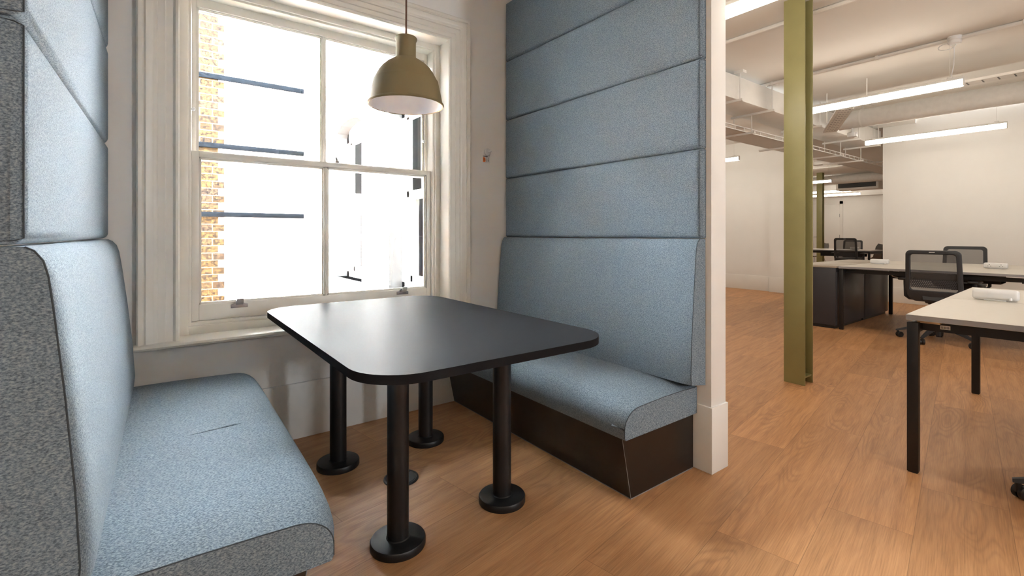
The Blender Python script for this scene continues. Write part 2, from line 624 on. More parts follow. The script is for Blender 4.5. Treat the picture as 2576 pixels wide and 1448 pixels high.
# inner face of the wing wall, north wall, far walls
sbox('wall_north', 2.187, 9.9, 6.1, 6.25, 0, 3.1, 'wall')
w = MB()
w.box(9.53, 9.75, 4.36, 6.1, 0, 2.96)
w.box(9.45, 9.75, 3.85, 4.36, 0, 2.96)
struct(w.build('wall_office_left', 'wall', smooth=False))
w = MB()
w.box(9.515, 9.53, 4.36, 6.1, 0, 0.285, 0.003)
w.box(9.435, 9.45, 3.84, 4.36, 0, 0.285, 0.003)
struct(w.build('baseboard_office_left', 'skirting'))
sbox('wall_office_right', 9.615, 9.80, -4.0, 2.625, 0, 3.1, 'wall')
sbox('baseboard_office_right', 9.60, 9.615, -4.0, 2.64, 0, 0.245, 'skirting', 0.003)
sbox('wall_far_side', 9.75, 20.4, 8.6, 8.75, 0, CE, 'wall')
sbox('wall_far_link', 9.62, 9.75, 6.1, 8.6, 0, CE, 'wall')
sbox('wall_far_right', 9.80, 20.4, 2.3, 2.45, 0, CE, 'wall')
sbox('wall_far_end', 20.0, 20.2, 2.45, 8.6, 0, CE, 'wall')
sbox('trim_far_bulkhead', 19.5, 20.0, 2.45, 8.6, 2.44, CE, 'wall')
d = sempty('door_1', (20.0, 7.2, 0))
f = MB()
f.box(-0.03, 0, -0.56, -0.46, 0, 2.30)
f.box(-0.03, 0, 0.46, 0.56, 0, 2.30)
f.box(-0.03, 0, -0.56, 0.56, 2.20, 2.30)
f.build('door_frame', 'skirting', d)
MB().box(-0.022, 0, -0.455, 0.455, 0.01, 2.195, 0.002).build('door_leaf', 'wall', d)
for z in (1.78, 1.02):
    MB().box(-0.034, -0.02, -0.47, -0.45, z - 0.06, z + 0.06).build('hinge', 'chrome', d)
# (the lever sits on the other side)
MB().tube([(-0.022, 0.38, 1.0), (-0.07, 0.38, 1.0), (-0.07, 0.26, 1.0)], 0.01).build('door_handle', 'chrome', d)

# ------------------------------------------------------------------ window_1
win = sempty('window_1', (0, 0, 0))
prof = [(0, 0.0), (0, 0.020), (0.006, 0.027), (0.016, 0.027), (0.022, 0.020), (0.026, 0.013), (0.052, 0.013), (0.056, 0.018),
        (0.084, 0.018), (0.088, 0.024), (0.100, 0.026), (0.112, 0.033), (0.128, 0.036), (0.136, 0.029), (0.142, 0.036),
        (0.156, 0.039), (0.162, 0.034), (0.164, 0.0)]
secs = []
YW = 2.785
for px, pz in (('L', 0), ('L', 1), ('R', 1), ('R', 0)):
    sec = []
    for a, p in prof:
        x = WX0 - a if px == 'L' else WX1 + a
        z = 0.598 if pz == 0 else WZ1 + a
        sec.append((x, YW - p, z))
    secs.append(sec)
MB().loft(secs, closed=True, caps=True).build('casing', 'trim', win, angle=20)
# small plinth blocks where the inner bead meets the sill
fr = MB()
fr.box(WX0 - 0.012, WX0, YW, 2.89, 0.60, WZ1 + 0.012)
fr.box(WX1, WX1 + 0.012, YW, 2.89, 0.60, WZ1 + 0.012)
fr.box(WX0 - 0.012, WX1 + 0.012, YW, 2.89, WZ1, WZ1 + 0.012)
fr.build('reveal_lining', 'trim', win)
fr = MB()
for x0, x1 in ((WX0 - 0.01, 0.137), (1.517, WX1 + 0.01)):
    fr.box(x0, x1, 2.885, 3.03, 0.60, WZ1 + 0.006, 0.003)
fr.box(0.130, 0.151, 2.898, 3.03, 0.60, WZ1, 0.005)
fr.box(1.503, 1.524, 2.898, 3.03, 0.60, WZ1, 0.005)
fr.box(0.136, 1.518, 2.8865, 3.03, 2.352, WZ1 + 0.006, 0.002)
fr.box(0.150, 1.504, 2.899, 3.03, 2.340, 2.360, 0.005)
fr.box(WX0 + 0.002, WX1 - 0.002, 2.888, 3.03, 0.595, 0.645, 0.004)
fr.box(WX0 + 0.002, WX1 - 0.002, 2.900, 3.03, 0.640, 0.662, 0.006)
fr.build('box_frame', 'trim', win)
sl = [(2.90, 0.572), (2.750, 0.572), (2.737, 0.577), (2.732, 0.586), (2.737, 0.596), (2.750, 0.602), (2.90, 0.603)]
MB().prism(sl, 'x', -0.076, 1.725, 0.004).build('window_sill', 'trim', win)


def sash(x0, x1, z0, z1, y, stile, toprail, botrail, mx, mw, name):
    s = MB()
    D = 0.040
    s.box(x0, x0 + stile, y, y + D, z0, z1, 0.002)
    s.box(x1 - stile, x1, y, y + D, z0, z1, 0.002)
    s.box(x0 + stile, x1 - stile, y, y + D, z1 - toprail, z1, 0.002)
    s.box(x0 + stile, x1 - stile, y, y + D, z0, z0 + botrail, 0.002)
    gx0, gx1, gz0, gz1 = x0 + stile, x1 - stile, z0 + botrail, z1 - toprail
    s.box(mx - mw / 2, mx + mw / 2, y + 0.004, y + D - 0.004, gz0, gz1, 0.004)
    # stepped glazing beads round both panes
    for a, bb in ((gx0, mx - mw / 2), (mx + mw / 2, gx1)):
        for k, (wd, dy) in enumerate(((0.006, 0.008), (0.011, 0.015))):
            s.box(a, a + wd, y + dy, y + 0.028, gz0, gz1)
            s.box(bb - wd, bb, y + dy, y + 0.028, gz0, gz1)
            s.box(a, bb, y + dy, y + 0.028, gz0, gz0 + wd)
            s.box(a, bb, y + dy, y + 0.028, gz1 - wd, gz1)
    o = s.build(name, 'trim', win)
    for a, bb in ((gx0, mx - mw / 2), (mx + mw / 2, gx1)):
        MB().box(a, bb, y + 0.022, y + 0.026, gz0, gz1).build('glass_pane', 'glass', o, smooth=False)
    return o


lower = sash(0.152, 1.502, 0.664, 1.535, 2.922, 0.032, 0.030, 0.082, 0.815, 0.018, 'lower_sash')
upper = sash(0.152, 1.502, 1.495, 2.350, 2.972, 0.024, 0.055, 0.040, 0.815, 0.014, 'upper_sash')
for x in (0.365, 1.297):
    g = MB()
    pl = [(-0.040, 0), (0.040, 0), (0.040, 0.018), (0.020, 0.024), (0.014, 0.040), (-0.014, 0.040), (-0.020, 0.024), (-0.040, 0.018)]
    g.prism([(x + a, 0.716 + bb) for a, bb in pl], 'y', 2.917, 2.922, 0.001)
    hk = [(2.917, 0.738), (2.905, 0.740), (2.890, 0.752), (2.884, 0.768), (2.879, 0.768), (2.885, 0.748), (2.902, 0.734), (2.917, 0.732)]
    g.prism(hk, 'x', x - 0.016, x + 0.016, 0.001)
    for a in (-0.03, 0.03):
        g.lathe([(0.0, 0.0), (0.004, 0.0)], 8, (x + a, 2.9165, 0.725))
    g.build('sash_lift', 'chrome', lower)
g = MB()
g.box(0.862, 0.912, 2.935, 2.958, 1.535, 1.540, 0.001)
g.lathe([(0.012, 1.540), (0.010, 1.552), (0.004, 1.554)], 12, (0.886, 2.947, 0))
g.tube([(0.886, 2.947, 1.550), (0.880, 2.940, 1.562)], 0.005)
g.lathe([(0.001, -0.007), (0.006, -0.004), (0.007, 0), (0.006, 0.004), (0.001, 0.007)], 10, (0.878, 2.938, 1.566))
g.build('sash_fastener', 'chrome', lower)
for x, y in ((0.158, 2.898), (1.47, 2.972)):
    g = MB().tube([(0, 0.0, 0), (0, -0.012, 0), (0, -0.015, 0)], [0.009, 0.009, 0.006], 12)
    o = g.build('sash_stop', 'white_plastic', win)
    o.location = (x, y, 1.740)

# windows of the wing across the light well
for i, (y0, y1) in enumerate(((3.37, 4.25), (4.97, 5.85))):
    wn = sempty('window_%d' % (i + 2), (1.88, 0, 0))
    f = MB()
    f.box(0, 0.10, y0, y0 + 0.07, 0.60, 2.45)
    f.box(0, 0.10, y1 - 0.07, y1, 0.60, 2.45)
    f.box(0, 0.10, y0, y1, 2.20, 2.45)
    f.box(0, 0.10, y0, y1, 0.60, 0.66)
    f.build('frame', 'skirting', wn)
    f = MB()
    for z0, z1, x in ((0.66, 1.48, 0.055), (1.45, 2.22, 0.02)):
        f.box(x, x + 0.035, y0 + 0.07, y0 + 0.12, z0, z1)
        f.box(x, x + 0.035, y1 - 0.12, y1 - 0.07, z0, z1)
        f.box(x, x + 0.035, y0 + 0.07, y1 - 0.07, z0, z0 + 0.06)
        f.box(x, x + 0.035, y0 + 0.07, y1 - 0.07, z1 - 0.045, z1)
    # shaped horns under the upper sash
    for ya in (y0 + 0.07, y1 - 0.12):
        f.prism([(0.02, 1.45), (0.055, 1.45), (0.055, 1.41), (0.045, 1.40), (0.045, 1.37), (0.03, 1.36), (0.02, 1.38)], 'y', ya, ya + 0.05)
    f.build('sash', 'skirting', wn)
    f = MB()
    f.box(0.072, 0.076, y0 + 0.12, y1 - 0.12, 0.70, 1.45)
    f.box(0.037, 0.041, y0 + 0.12, y1 - 0.12, 1.50, 2.18)
    f.build('glass_pane', 'glass', wn, smooth=False)
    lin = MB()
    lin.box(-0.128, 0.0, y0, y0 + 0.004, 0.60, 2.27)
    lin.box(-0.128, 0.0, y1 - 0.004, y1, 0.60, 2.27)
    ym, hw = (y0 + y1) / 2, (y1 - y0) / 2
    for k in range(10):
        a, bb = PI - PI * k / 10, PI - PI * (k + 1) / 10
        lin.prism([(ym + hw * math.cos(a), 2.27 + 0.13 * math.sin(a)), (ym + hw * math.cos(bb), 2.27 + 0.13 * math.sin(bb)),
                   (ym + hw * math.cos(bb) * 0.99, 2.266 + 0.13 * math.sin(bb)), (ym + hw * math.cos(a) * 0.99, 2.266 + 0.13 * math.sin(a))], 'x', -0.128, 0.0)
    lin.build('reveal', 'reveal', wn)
    MB().box(0.095, 0.099, y0 + 0.02, y1 - 0.02, 0.62, 2.40).build('added_light_blocker', 'blocker', wn)  # added sheet behind the panes, stops daylight entering the office
    MB().box(-0.19, 0.02, y0 - 0.03, y1 + 0.03, 0.53, 0.60, 0.006).build('window_sill', 'stone', wn)

G = 'dark straps across the painted brick wall'
for z, lab in ((2.762, 'topmost dark blue strap on the outside brick wall'), (2.038, 'middle dark blue strap on the outside brick wall, just above the sash rail'),
               (1.315, 'lowest dark blue strap on the outside brick wall, seen through the bottom pane')):
    o = MB().box(-0.9, 1.39, 5.875, 5.899, z - 0.026, z + 0.026, 0.004).build('wall_strap', 'strap')
    tag(o, lab, 'strap', G)


# ------------------------------------------------------------------ upholstered benches and panels
def soft_seat(front, back, y0, y1, zb, zt):
    """seat cushion in (u, y, z); u grows out from the wall, near end at y1"""
    N = 26
    secs = []
    for i in range(N + 1):
        t = i / N
        y = y0 + (y1 - y0) * t
        de = (y1 - y)
        df = (y - y0)
        pf = 1 - math.exp(-de / 0.10)
        pf *= 0.6 + 0.4 * (1 - math.exp(-df / 0.08))
        pf2 = 1 - math.exp(-de / 0.05)
        top = zt + 0.038 * pf
        fr_ = front + 0.022 * pf2
        c = 0.085
        sec = [(back, y, zb), (back, y, top - 0.004), (back + (front - back) * 0.25, y, top), (back + (front - back) * 0.5, y, top)]
        sec.append((front - 0.18, y, top - 0.003))
        zc = top - c
        for k in range(9):
            a = k / 8 * PI / 2
            sec.append((fr_ - c * 1.15 + c * 1.15 * math.sin(a), y, zc + (c - 0.006) * math.cos(a)))
        sec.append((fr_ + 0.002 * pf2, y, zb + 0.05))
        sec.append((front, y, zb + 0.012))
        sec.append((front - 0.006, y, zb))
        secs.append(sec)
    return secs


def make_bench(side, label_, plinth_front_bot, plinth_front_top, seat_front, ZS, near):
    """side +1 = left wall (u = +x), -1 = right partition (u = -x); y local: 0 at window wall, towards camera positive"""
    if side > 0:
        root = thing('booth_bench', LP(0, 0), label_, 'bench', rz=LROT)
    else:
        root = thing('booth_bench', (2.060, 2.770, 0), label_, 'bench')

    def T(u, dy, z):
        return (u * side, -dy, z)
    near_p, near_s, near_b = near
    # plinth, leaning outward towards the seat
    p = MB()
    prof_ = [(0.012, 0.0), (plinth_front_bot, 0.0), (plinth_front_top, 0.268), (0.012, 0.268)]
    p.loft([[T(u, 0.0, z) for u, z in prof_], [T(u, near_p, z) for u, z in prof_]])
    pl = p.build('plinth', 'plinth', root, smooth=False)
    e = MB()
    e.tube([T(plinth_front_bot, 0.01, 0.002), T(plinth_front_bot, near_p, 0.002), T(0.012, near_p, 0.002)], 0.0022, 6)
    e.tube([T(plinth_front_bot, near_p, 0.0), T(plinth_front_top, near_p, 0.268)], 0.0010, 6)
    e.build('edge_bead', 'plinth_edge', pl)
    # seat
    secs_ = soft_seat(seat_front, 0.01, 0.0, near_s, 0.265, ZS)
    s = MB()
    s.loft([[T(u, y, z) for u, y, z in sec] for sec in secs_])
    seat = s.build('seat_cushion', 'felt', root, angle=50)
    m = MB()
    ends = secs_[-1]
    m.tube([T(u, y - 0.001, z + 0.0004) for u, y, z in ends[1:-1]], 0.0017, 6)
    m.build('seam', 'seam', seat)
    if side > 0:
        # creases pressed into the felt
        MB().tube([T(0.27, 0.83, ZS + 0.0368), T(0.36, 0.815, ZS + 0.0362), T(0.45, 0.80, ZS + 0.0358), T(0.50, 0.79, ZS + 0.030)], [0.0005, 0.0028, 0.003, 0.0005], 8).build('crease', 'felt', seat)
        MB().tube([T(0.20, 1.00, ZS + 0.0365), T(0.24, 0.99, ZS + 0.0368), T(0.28, 0.985, ZS + 0.0365)], [0.0005, 0.0020, 0.0005], 8).build('crease', 'felt', seat)
    # back cushion: wedge leaning back
    bk_ = 1.10 if side > 0 else 0.93
    prof_ = [(0.004, 0.405), (0.132, 0.425), (0.136, 0.47), (0.128, 0.62), (0.112, 0.80), (0.096, 0.95), (0.086, 1.03), (0.078, 1.060), (0.064, 1.079), (0.050, 1.086), (0.004, 1.086)]
    prof_ = [(0.05 + (u - 0.05) * bk_ if u > 0.05 else u, z) for u, z in prof_]
    rn = 0.80 if side > 0 else 0.90
    bk = MB()
    secs_ = []
    cu, cz = 0.05, 0.75
    for dy, k in ((0.0, 0.75), (0.004, 0.9), (0.012, 0.97), (0.028, 1.0), (near_b - 0.07, 1.0), (near_b - 0.045, 1 - (1 - rn) * 0.12), (near_b - 0.025, 1 - (1 - rn) * 0.35), (near_b - 0.010, 1 - (1 - rn) * 0.65), (near_b, rn)):
        secs_.append([T(cu + (u - cu) * k if u > cu else u, dy, z) for u, z in prof_])
    bk.loft(secs_)
    bo = bk.build('back_cushion', 'felt', root, angle=60)
    m = MB()
    m.tube([T(0.05 + (u - 0.05) * rn, near_b, z) for u, z in prof_[1:-1]], 0.0016, 6)
    m.build('seam', 'seam', bo)
    return root


left = make_bench(+1, 'blue-grey felt booth bench at the left, its back towards the left wall', 0.50, 0.555, 0.612, 0.392, (1.47, 1.492, 1.535))
right = make_bench(-1, 'blue-grey felt booth bench against the white partition, on a black plinth', 0.465, 0.521, 0.527, 0.392, (1.473, 1.492, 1.532))

levels = [1.089, 1.507, 1.925, 2.345, 2.765]
names_l = ['lowest felt wall panel above the left bench back', 'second felt wall panel up above the left bench',
           'third felt wall panel up above the left bench', 'topmost felt wall panel above the left bench']
names_r = ['lowest felt wall panel above the right bench back', 'second felt wall panel up on the right partition',
           'third felt wall panel up on the right partition', 'topmost felt wall panel on the right partition']
for i in range(4):
    z0, z1 = levels[i] + 0.001, levels[i + 1] - 0.001
    h = z1 - z0
    for side, lab in ((1, names_l[i]), (-1, names_r[i])):
        th, ln = 0.050, 1.532
        p = MB()
        p.box(0.0, th, -ln, 0.0, 0, h)
        es = list(p.b.edges)
        # round the visible face: edges of the front plus the vertical corners
        sel = [e for e in es if all(abs(v.co.x - th) < 1e-6 for v in e.verts)]
        bmesh.ops.bevel(p.b, geom=sel, offset=0.027, segments=6, profile=0.5, affect='EDGES')
        bmesh.ops.bevel(p.b, geom=[e for e in p.b.edges if abs(e.calc_length() - 0.023) < 0.004], offset=0.006, segments=2, profile=0.5, affect='EDGES', clamp_overlap=True)
        if side < 0:
            p.xform(Matrix.Scale(-1, 4, (1, 0, 0)))
        o = p.build('felt_wall_panel', 'felt', None, angle=50)
        if side > 0:
            o.location = LP(0.001, 0, z0)
            o.rotation_euler = (0, 0, LROT)
        else:
            o.location = (2.061, 2.770, z0)
        tag(o, 'blue-grey ' + lab, 'wall panel', 'felt panels on the left wall' if side > 0 else 'felt panels on the right partition')
        # piping seam near the open end
        m = MB()
        yy = -ln + 0.016
        x = (th - 0.0005) * side
        m.tube([(0.004 * side, -ln + 0.0005, 0.006), (0.034 * side, -ln + 0.001, 0.008), (x * 0.93, yy - 0.009, 0.012), (x * 0.93, yy - 0.009, h - 0.012), (0.034 * side, -ln + 0.001, h - 0.008), (0.004 * side, -ln + 0.0005, h - 0.006)], 0.0013, 6)
        m.build('seam', 'seam', o)

# ------------------------------------------------------------------ table
tb = thing('booth_table', (0.913, 1.955, 0), 'black booth table with rounded corners on four black round legs', 'table')
R, hx, hy = 0.165, 0.474, 0.763
pts = []
for cx, cy, a0 in ((hx - R, hy - R, 0), (-hx + R, hy - R, 90), (-hx + R, -hy + R, 180), (hx - R, -hy + R, 270)):
    for k in range(13):
        a = math.radians(a0 + 90 * k / 12)
        pts.append((cx + R * math.cos(a), cy + R * math.sin(a)))
MB().prism(pts, 'z', 0.703, 0.730, 0.0016, 2).build('tabletop', 'table', tb, angle=30)
for x, y in ((-0.216, -0.347), (0.246, -0.340), (-0.207, 0.376), (0.253, 0.373)):
    lg = MB().lathe([(0.0, 0.028), (0.038, 0.028), (0.038, 0.704), (0.0, 0.704)], 40).build('leg', 'black_metal', tb)
    lg.location = (x, y, 0)
    bp = MB().lathe([(0.0, 0.0), (0.096, 0.0), (0.097, 0.002), (0.097, 0.022), (0.094, 0.027), (0.088, 0.029), (0.042, 0.031), (0.039, 0.034), (0.037, 0.034)], 56).build('base_plate', 'black_metal', lg)

o = thing('floor_socket', (0.897, 2.035, 0), 'flat round black floor socket cover under the table', 'floor socket')
MB().lathe([(0.0, 0.007), (0.064, 0.007), (0.066, 0.005), (0.070, 0.007), (0.077, 0.005), (0.078, 0.0)], 48).build('cover', 'black_metal', o)
g = MB()
for k in range(3):
    g.box(0.020 + k * 0.012, 0.028 + k * 0.012, 0.022, 0.044, 0.0065, 0.0105, 0.001)
g.build('cable_flap', 'plastic', o)

# ------------------------------------------------------------------ pendant lamp
LX, LY = 0.919, 2.031
pd = thing('pendant_lamp', (LX, LY, 1.695), 'olive bell-shaped pendant lamp hanging over the black table', 'pendant lamp')
outer = [(0.0, 0.3085), (0.030, 0.309), (0.047, 0.309), (0.0498, 0.305), (0.0498, 0.300), (0.0455, 0.292), (0.0445, 0.285), (0.0445, 0.222), (0.0475, 0.215),
         (0.049, 0.212), (0.066, 0.203), (0.088, 0.188), (0.108, 0.169), (0.124, 0.147), (0.136, 0.124), (0.1415, 0.113), (0.1445, 0.110), (0.1455, 0.106),
         (0.150, 0.085), (0.156, 0.055), (0.161, 0.028), (0.164, 0.012), (0.168, 0.010), (0.171, 0.006), (0.171, 0.001), (0.168, -0.002), (0.163, 0.0)]
MB().lathe(outer, 72).build('lamp_shade', 'olive', pd, angle=50)
inner = [(0.163, 0.0), (0.1605, 0.010), (0.157, 0.030), (0.152, 0.055), (0.146, 0.085), (0.140, 0.106), (0.132, 0.122), (0.120, 0.144), (0.104, 0.166), (0.085, 0.184), (0.063, 0.199), (0.030, 0.208), (0.0, 0.208)]
MB().lathe(inner, 72).build('shade_lining', 'shade_in', pd)
MB().tube([(0, 0, 0.308), (0.0015, 0, 0.55), (-0.001, 0.001, 0.85), (0, 0, CE - 1.695)], 0.0042, 10).build('cord', 'cord', pd)
MB().lathe([(0.0, CE - 1.695), (0.05, CE - 1.695), (0.05, CE - 1.715), (0.02, CE - 1.73), (0.0, CE - 1.73)], 32).build('ceiling_cap', 'olive', pd)

# ------------------------------------------------------------------ wall control with its tag
kn = thing('wall_thermostat', (1.862, 2.785, 1.66), 'small round white wall knob with a paper tag showing an orange mark', 'wall control')
MB().box(-0.030, 0.030, -0.0022, 0, -0.052, 0.014, 0.001).build('paper_tag', 'sticker', kn)
g = MB().tube([(0.004, -0.002, 0.022), (0.004, -0.016, 0.022), (0.004, -0.020, 0.022)], [0.024, 0.024, 0.019], 28)
g.build('knob', 'white_plastic', kn)
g = MB().tube([(0.004, -0.018, 0.022), (0.030, -0.020, 0.032), (0.034, -0.010, 0.033)], [0.005, 0.006, 0.004], 10)
g.build('lever', 'white_plastic', kn)
g = MB()
c = [(-0.028, -0.048), (-0.010, -0.048), (-0.006, -0.036), (-0.008, -0.022), (-0.016, -0.014), (-0.027, -0.014)]
g.prism(c, 'y', -0.0030, -0.0020)
g.build('printed_mark', 'orange', kn, smooth=False)
g = MB()
g.box(-0.022, -0.018, -0.0034, -0.0022, -0.040, -0.022)
g.box(-0.027, 0.010, -0.0034, -0.0022, -0.010, -0.005)
for r_ in range(4):
    for c_ in range(2):
        g.box(0.000 + c_ * 0.014, 0.008 + c_ * 0.014, -0.0032, -0.0022, -0.044 + r_ * 0.008, -0.041 + r_ * 0.008)
g.build('printed_lines', 'ink', kn, smooth=False)


# ------------------------------------------------------------------ green steel columns
def column(loc, hgt, label):
    c_ = thing('steel_column', loc, label, 'column', 'green steel columns')
    w_, d_, tf, tw = 0.146, 0.142, 0.011, 0.008
    g_ = MB()
    g_.box(0, tf, 0, w_, 0, hgt, 0.0015)
    g_.box(d_ - tf, d_, 0, w_, 0, hgt, 0.0015)
    g_.build('flange', 'green', c_)
    MB().box(tf - 0.001, d_ - tf + 0.001, w_ / 2 - tw / 2, w_ / 2 + tw / 2, 0, hgt).build('web', 'green', c_)
    MB().box(tf - 0.001, d_ - tf + 0.001, 0.006, w_ - 0.006, 0.052, 0.064).build('base_stiffener', 'green', c_)
    return c_


column((3.797, 1.502, 0), CE, 'tall olive-green steel column nearest, standing beyond the white partition end')
column((15.2, 5.56, 0), CE, 'distant olive-green steel column, a narrow strip right behind the near column')


# ------------------------------------------------------------------ linear lamps
def make_lamp(label, drop=0.455):
    r = thing('linear_lamp', (0, 0, 0), label, 'ceiling lamp', 'white linear pendant lamps')
    L, w_ = 1.44, 0.058
    MB().box(-w_ / 2, w_ / 2, 0, L, 0.056, 0.078, 0.002).build('housing', 'white_metal', r)
    MB().box(-w_ / 2 + 0.001, w_ / 2 - 0.001, 0.004, L - 0.004, 0.0, 0.057, 0.006, 3).build('diffuser', 'lamp', r)
    for y0 in (-0.002, L - 0.001):
        MB().box(-w_ / 2, w_ / 2, y0, y0 + 0.003, -0.001, 0.078).build('end_cap', 'white_metal', r)
    for y in (0.09, L - 0.09):
        wr = MB().tube([(0, y, 0.078), (0, y, drop)], 0.0022, 6).build('suspension_wire', 'white_metal', r)
        MB().box(-0.012, 0.012, y - 0.02, y + 0.02, 0.078, 0.098, 0.004).build('wire_grip', 'white_metal', wr)
        MB().lathe([(0.0, drop + 0.002), (0.016, drop + 0.002), (0.016, drop - 0.007), (0.0, drop - 0.013)], 12, (0, y, 0)).build('ceiling_fixing', 'white_metal', wr)
    return r


ZL = 2.402
lamp = make_lamp('lit linear lamp just right of the green column, under the round ceiling rose')
lamp.location = (5.65, 0.965, ZL)
lamp_far = make_lamp('lit linear lamp in front of the right wall, far right, below the round duct', 0.556)
lamp_far.location = (8.30, 1.03, ZL)
for (x, y), lab in (((2.735, 1.0), 'lit linear lamp cut by the top edge, above the white partition end'),
                    ((8.20, 4.30), 'short lit lamp end showing between the partition and the green column'),
                    ((13.53, 4.74), 'distant lit lamp highest of three beside the far green column'),
                    ((16.92, 5.40), 'distant lit lamp middle of three, before the air conditioner'),
                    ((18.52, 5.65), 'distant lit lamp lowest and longest of three, above the far door'),
                    ((2.735, -1.1), 'added unseen linear fill lamp above the near desk'),  # from here on: unseen lamps added to fill the room with light
                    ((5.65, -1.3), 'added unseen linear fill lamp above the right-hand desks'),
                    ((8.30, -1.3), 'added unseen linear fill lamp near the right wall'),
                    ((0.30, -3.2), 'added unseen linear fill lamp near the booth entrance'),
                    ((-1.30, -2.2), 'added unseen linear fill lamp behind the camera at the left'),
                    ((11.2, 5.6), 'added linear fill lamp hidden behind the far left wall'),
                    ((14.2, 7.0), 'added linear fill lamp hidden deep in the far room'),
                    ((5.65, 4.30), 'added linear fill lamp hidden behind the white partition')):
    copy_tree(lamp_far if 7.05 < x < 9.6 else lamp, (x, y, ZL), 0, lab)

# ------------------------------------------------------------------ ceiling services
# rectangular duct along X
du = thing('air_duct', (2.9, 2.66, 2.56), 'big white rectangular air duct running under the ceiling behind the green column', 'duct')
MB().box(0, 6.75, 0, 0.40, 0, 0.252, 0.003).build('duct_body', 'white_metal', du)
for x in (1.35, 2.12, 2.85, 4.2, 5.63, 6.5):
    h_ = MB()
    h_.box(x, x + 0.03, -0.06, 0.46, -0.025, 0.0)
    hz = 0.30 if x < 4.1 else 0.40
    h_.tube([(x + 0.015, -0.03, -0.02), (x + 0.015, -0.03, hz)], 0.008, 8)
    h_.tube([(x + 0.015, 0.43, -0.02), (x + 0.015, 0.43, hz)], 0.008, 8)
    h_.box(x - 0.02, x + 0.05, -0.08, 0.02, hz - 0.03, hz)
    h_.build('hanger', 'white_metal', du)
# round spiral duct along Y
rd = thing('round_duct', (7.64, -2.2, 2.67), 'round white spiral duct crossing to the right below the ceiling', 'duct')
g = MB()
secs = []
NR = 200
for i in range(NR + 1):
    y = 4.78 * i / NR
    rr = 0.118 + (0.0025 if i % 4 == 0 else 0)
    secs.append([(rr * math.cos(2 * PI * k / 28), y, rr * math.sin(2 * PI * k / 28)) for k in range(28)])
g.loft(secs)
g.build('duct_tube', 'galv', rd, angle=60)
for y in (1.0, 2.95, 4.5):
    h_ = MB()
    h_.loft([[(0.124 * math.cos(2 * PI * k / 28), yy, 0.124 * math.sin(2 * PI * k / 28)) for k in range(28)] for yy in (y, y + 0.02)], True, False)
    h_.tube([(0, y + 0.01, 0.122), (0, y + 0.01, 0.288)], 0.006, 8)
    h_.build('hanger', 'white_metal', rd)
# wire basket tray under the rectangular duct
tr = thing('cable_tray', (2.9, 2.93, 2.34), 'perforated white cable tray hung on rods below the rectangular duct', 'cable tray')
MB().box(0, 9.5, 0, 0.36, 0, 0.003).build('tray_base', 'perf_tray', tr, smooth=False)
rl = MB()
for y in (0.0, 0.36):
    rl.box(0, 9.5, y - 0.006, y + 0.006, 0.0, 0.012)
    rl.box(0, 9.5, y - 0.006, y + 0.006, 0.048, 0.060)
    for k in range(48):
        rl.box(k * 0.2, k * 0.2 + 0.008, y - 0.003, y + 0.003, 0, 0.06)
rl.build('side_rail', 'white_metal', tr)
for x in (1.35, 2.12, 2.85, 4.2, 5.63, 6.5):
    h_ = MB()
    h_.box(x, x + 0.03, -0.10, 0.50, -0.024, 0.0)
    for y in (-0.06, 0.16):
        h_.tube([(x + 0.015, y, -0.02), (x + 0.015, y, 0.1945)], 0.006, 8)
    h_.build('hanger', 'white_metal', tr)


def slotted(root, pts, w_, name='tray_channel'):
    """slotted channel along a polyline (flat strip with turned-up edges and dark slots)"""
    a, b_ = Vector(pts[0]), Vector(pts[1])
    L = (b_ - a).length
    g_ = MB()
    g_.box(0, L, -w_ / 2, w_ / 2, 0, 0.002)
    g_.box(0, L, -w_ / 2, -w_ / 2 + 0.002, 0, 0.025)
    g_.box(0, L, w_ / 2 - 0.002, w_ / 2, 0, 0.025)
    g_.build(name, 'galv', root)
    k = MB()
    n_ = int(L / 0.11)
    for i in range(n_):
        for y in (-w_ * 0.28, -w_ * 0.09, w_ * 0.09, w_ * 0.28):
            k.box(0.04 + i * 0.11, 0.052 + i * 0.11, y - w_ * 0.06, y + w_ * 0.06, -0.0012, 0.0)
    k.build('slot_row', 'grey_slot', root, smooth=False)


st = thing('slotted_tray', (6.47, -1.5, 2.60), 'slotted white tray running along behind the near linear lamp', 'cable tray', rz=PI / 2)
slotted(st, ((0, 0, 0), (3.62, 0, 0)), 0.15)
for x in (0.6, 2.1, 3.4):
    h_ = MB().tube([(x, 0.05, 0), (x, 0.05, 0.26)], 0.005, 8)
    h_.build('hanger', 'white_metal', st)
a_ = math.atan2(0.62, 1.30)
sd = thing('slotted_tray', (6.12, 2.01, 2.49), 'short slotted white tray slanting down beside the green column', 'cable tray', rz=a_)
slotted(sd, ((0, 0, 0), (1.36, 0, 0)), 0.16)
MB().tube([(0.7, 0.10, 0.002), (0.7, 0.10, 0.37)], 0.005, 8).build('hanger', 'white_metal', sd)
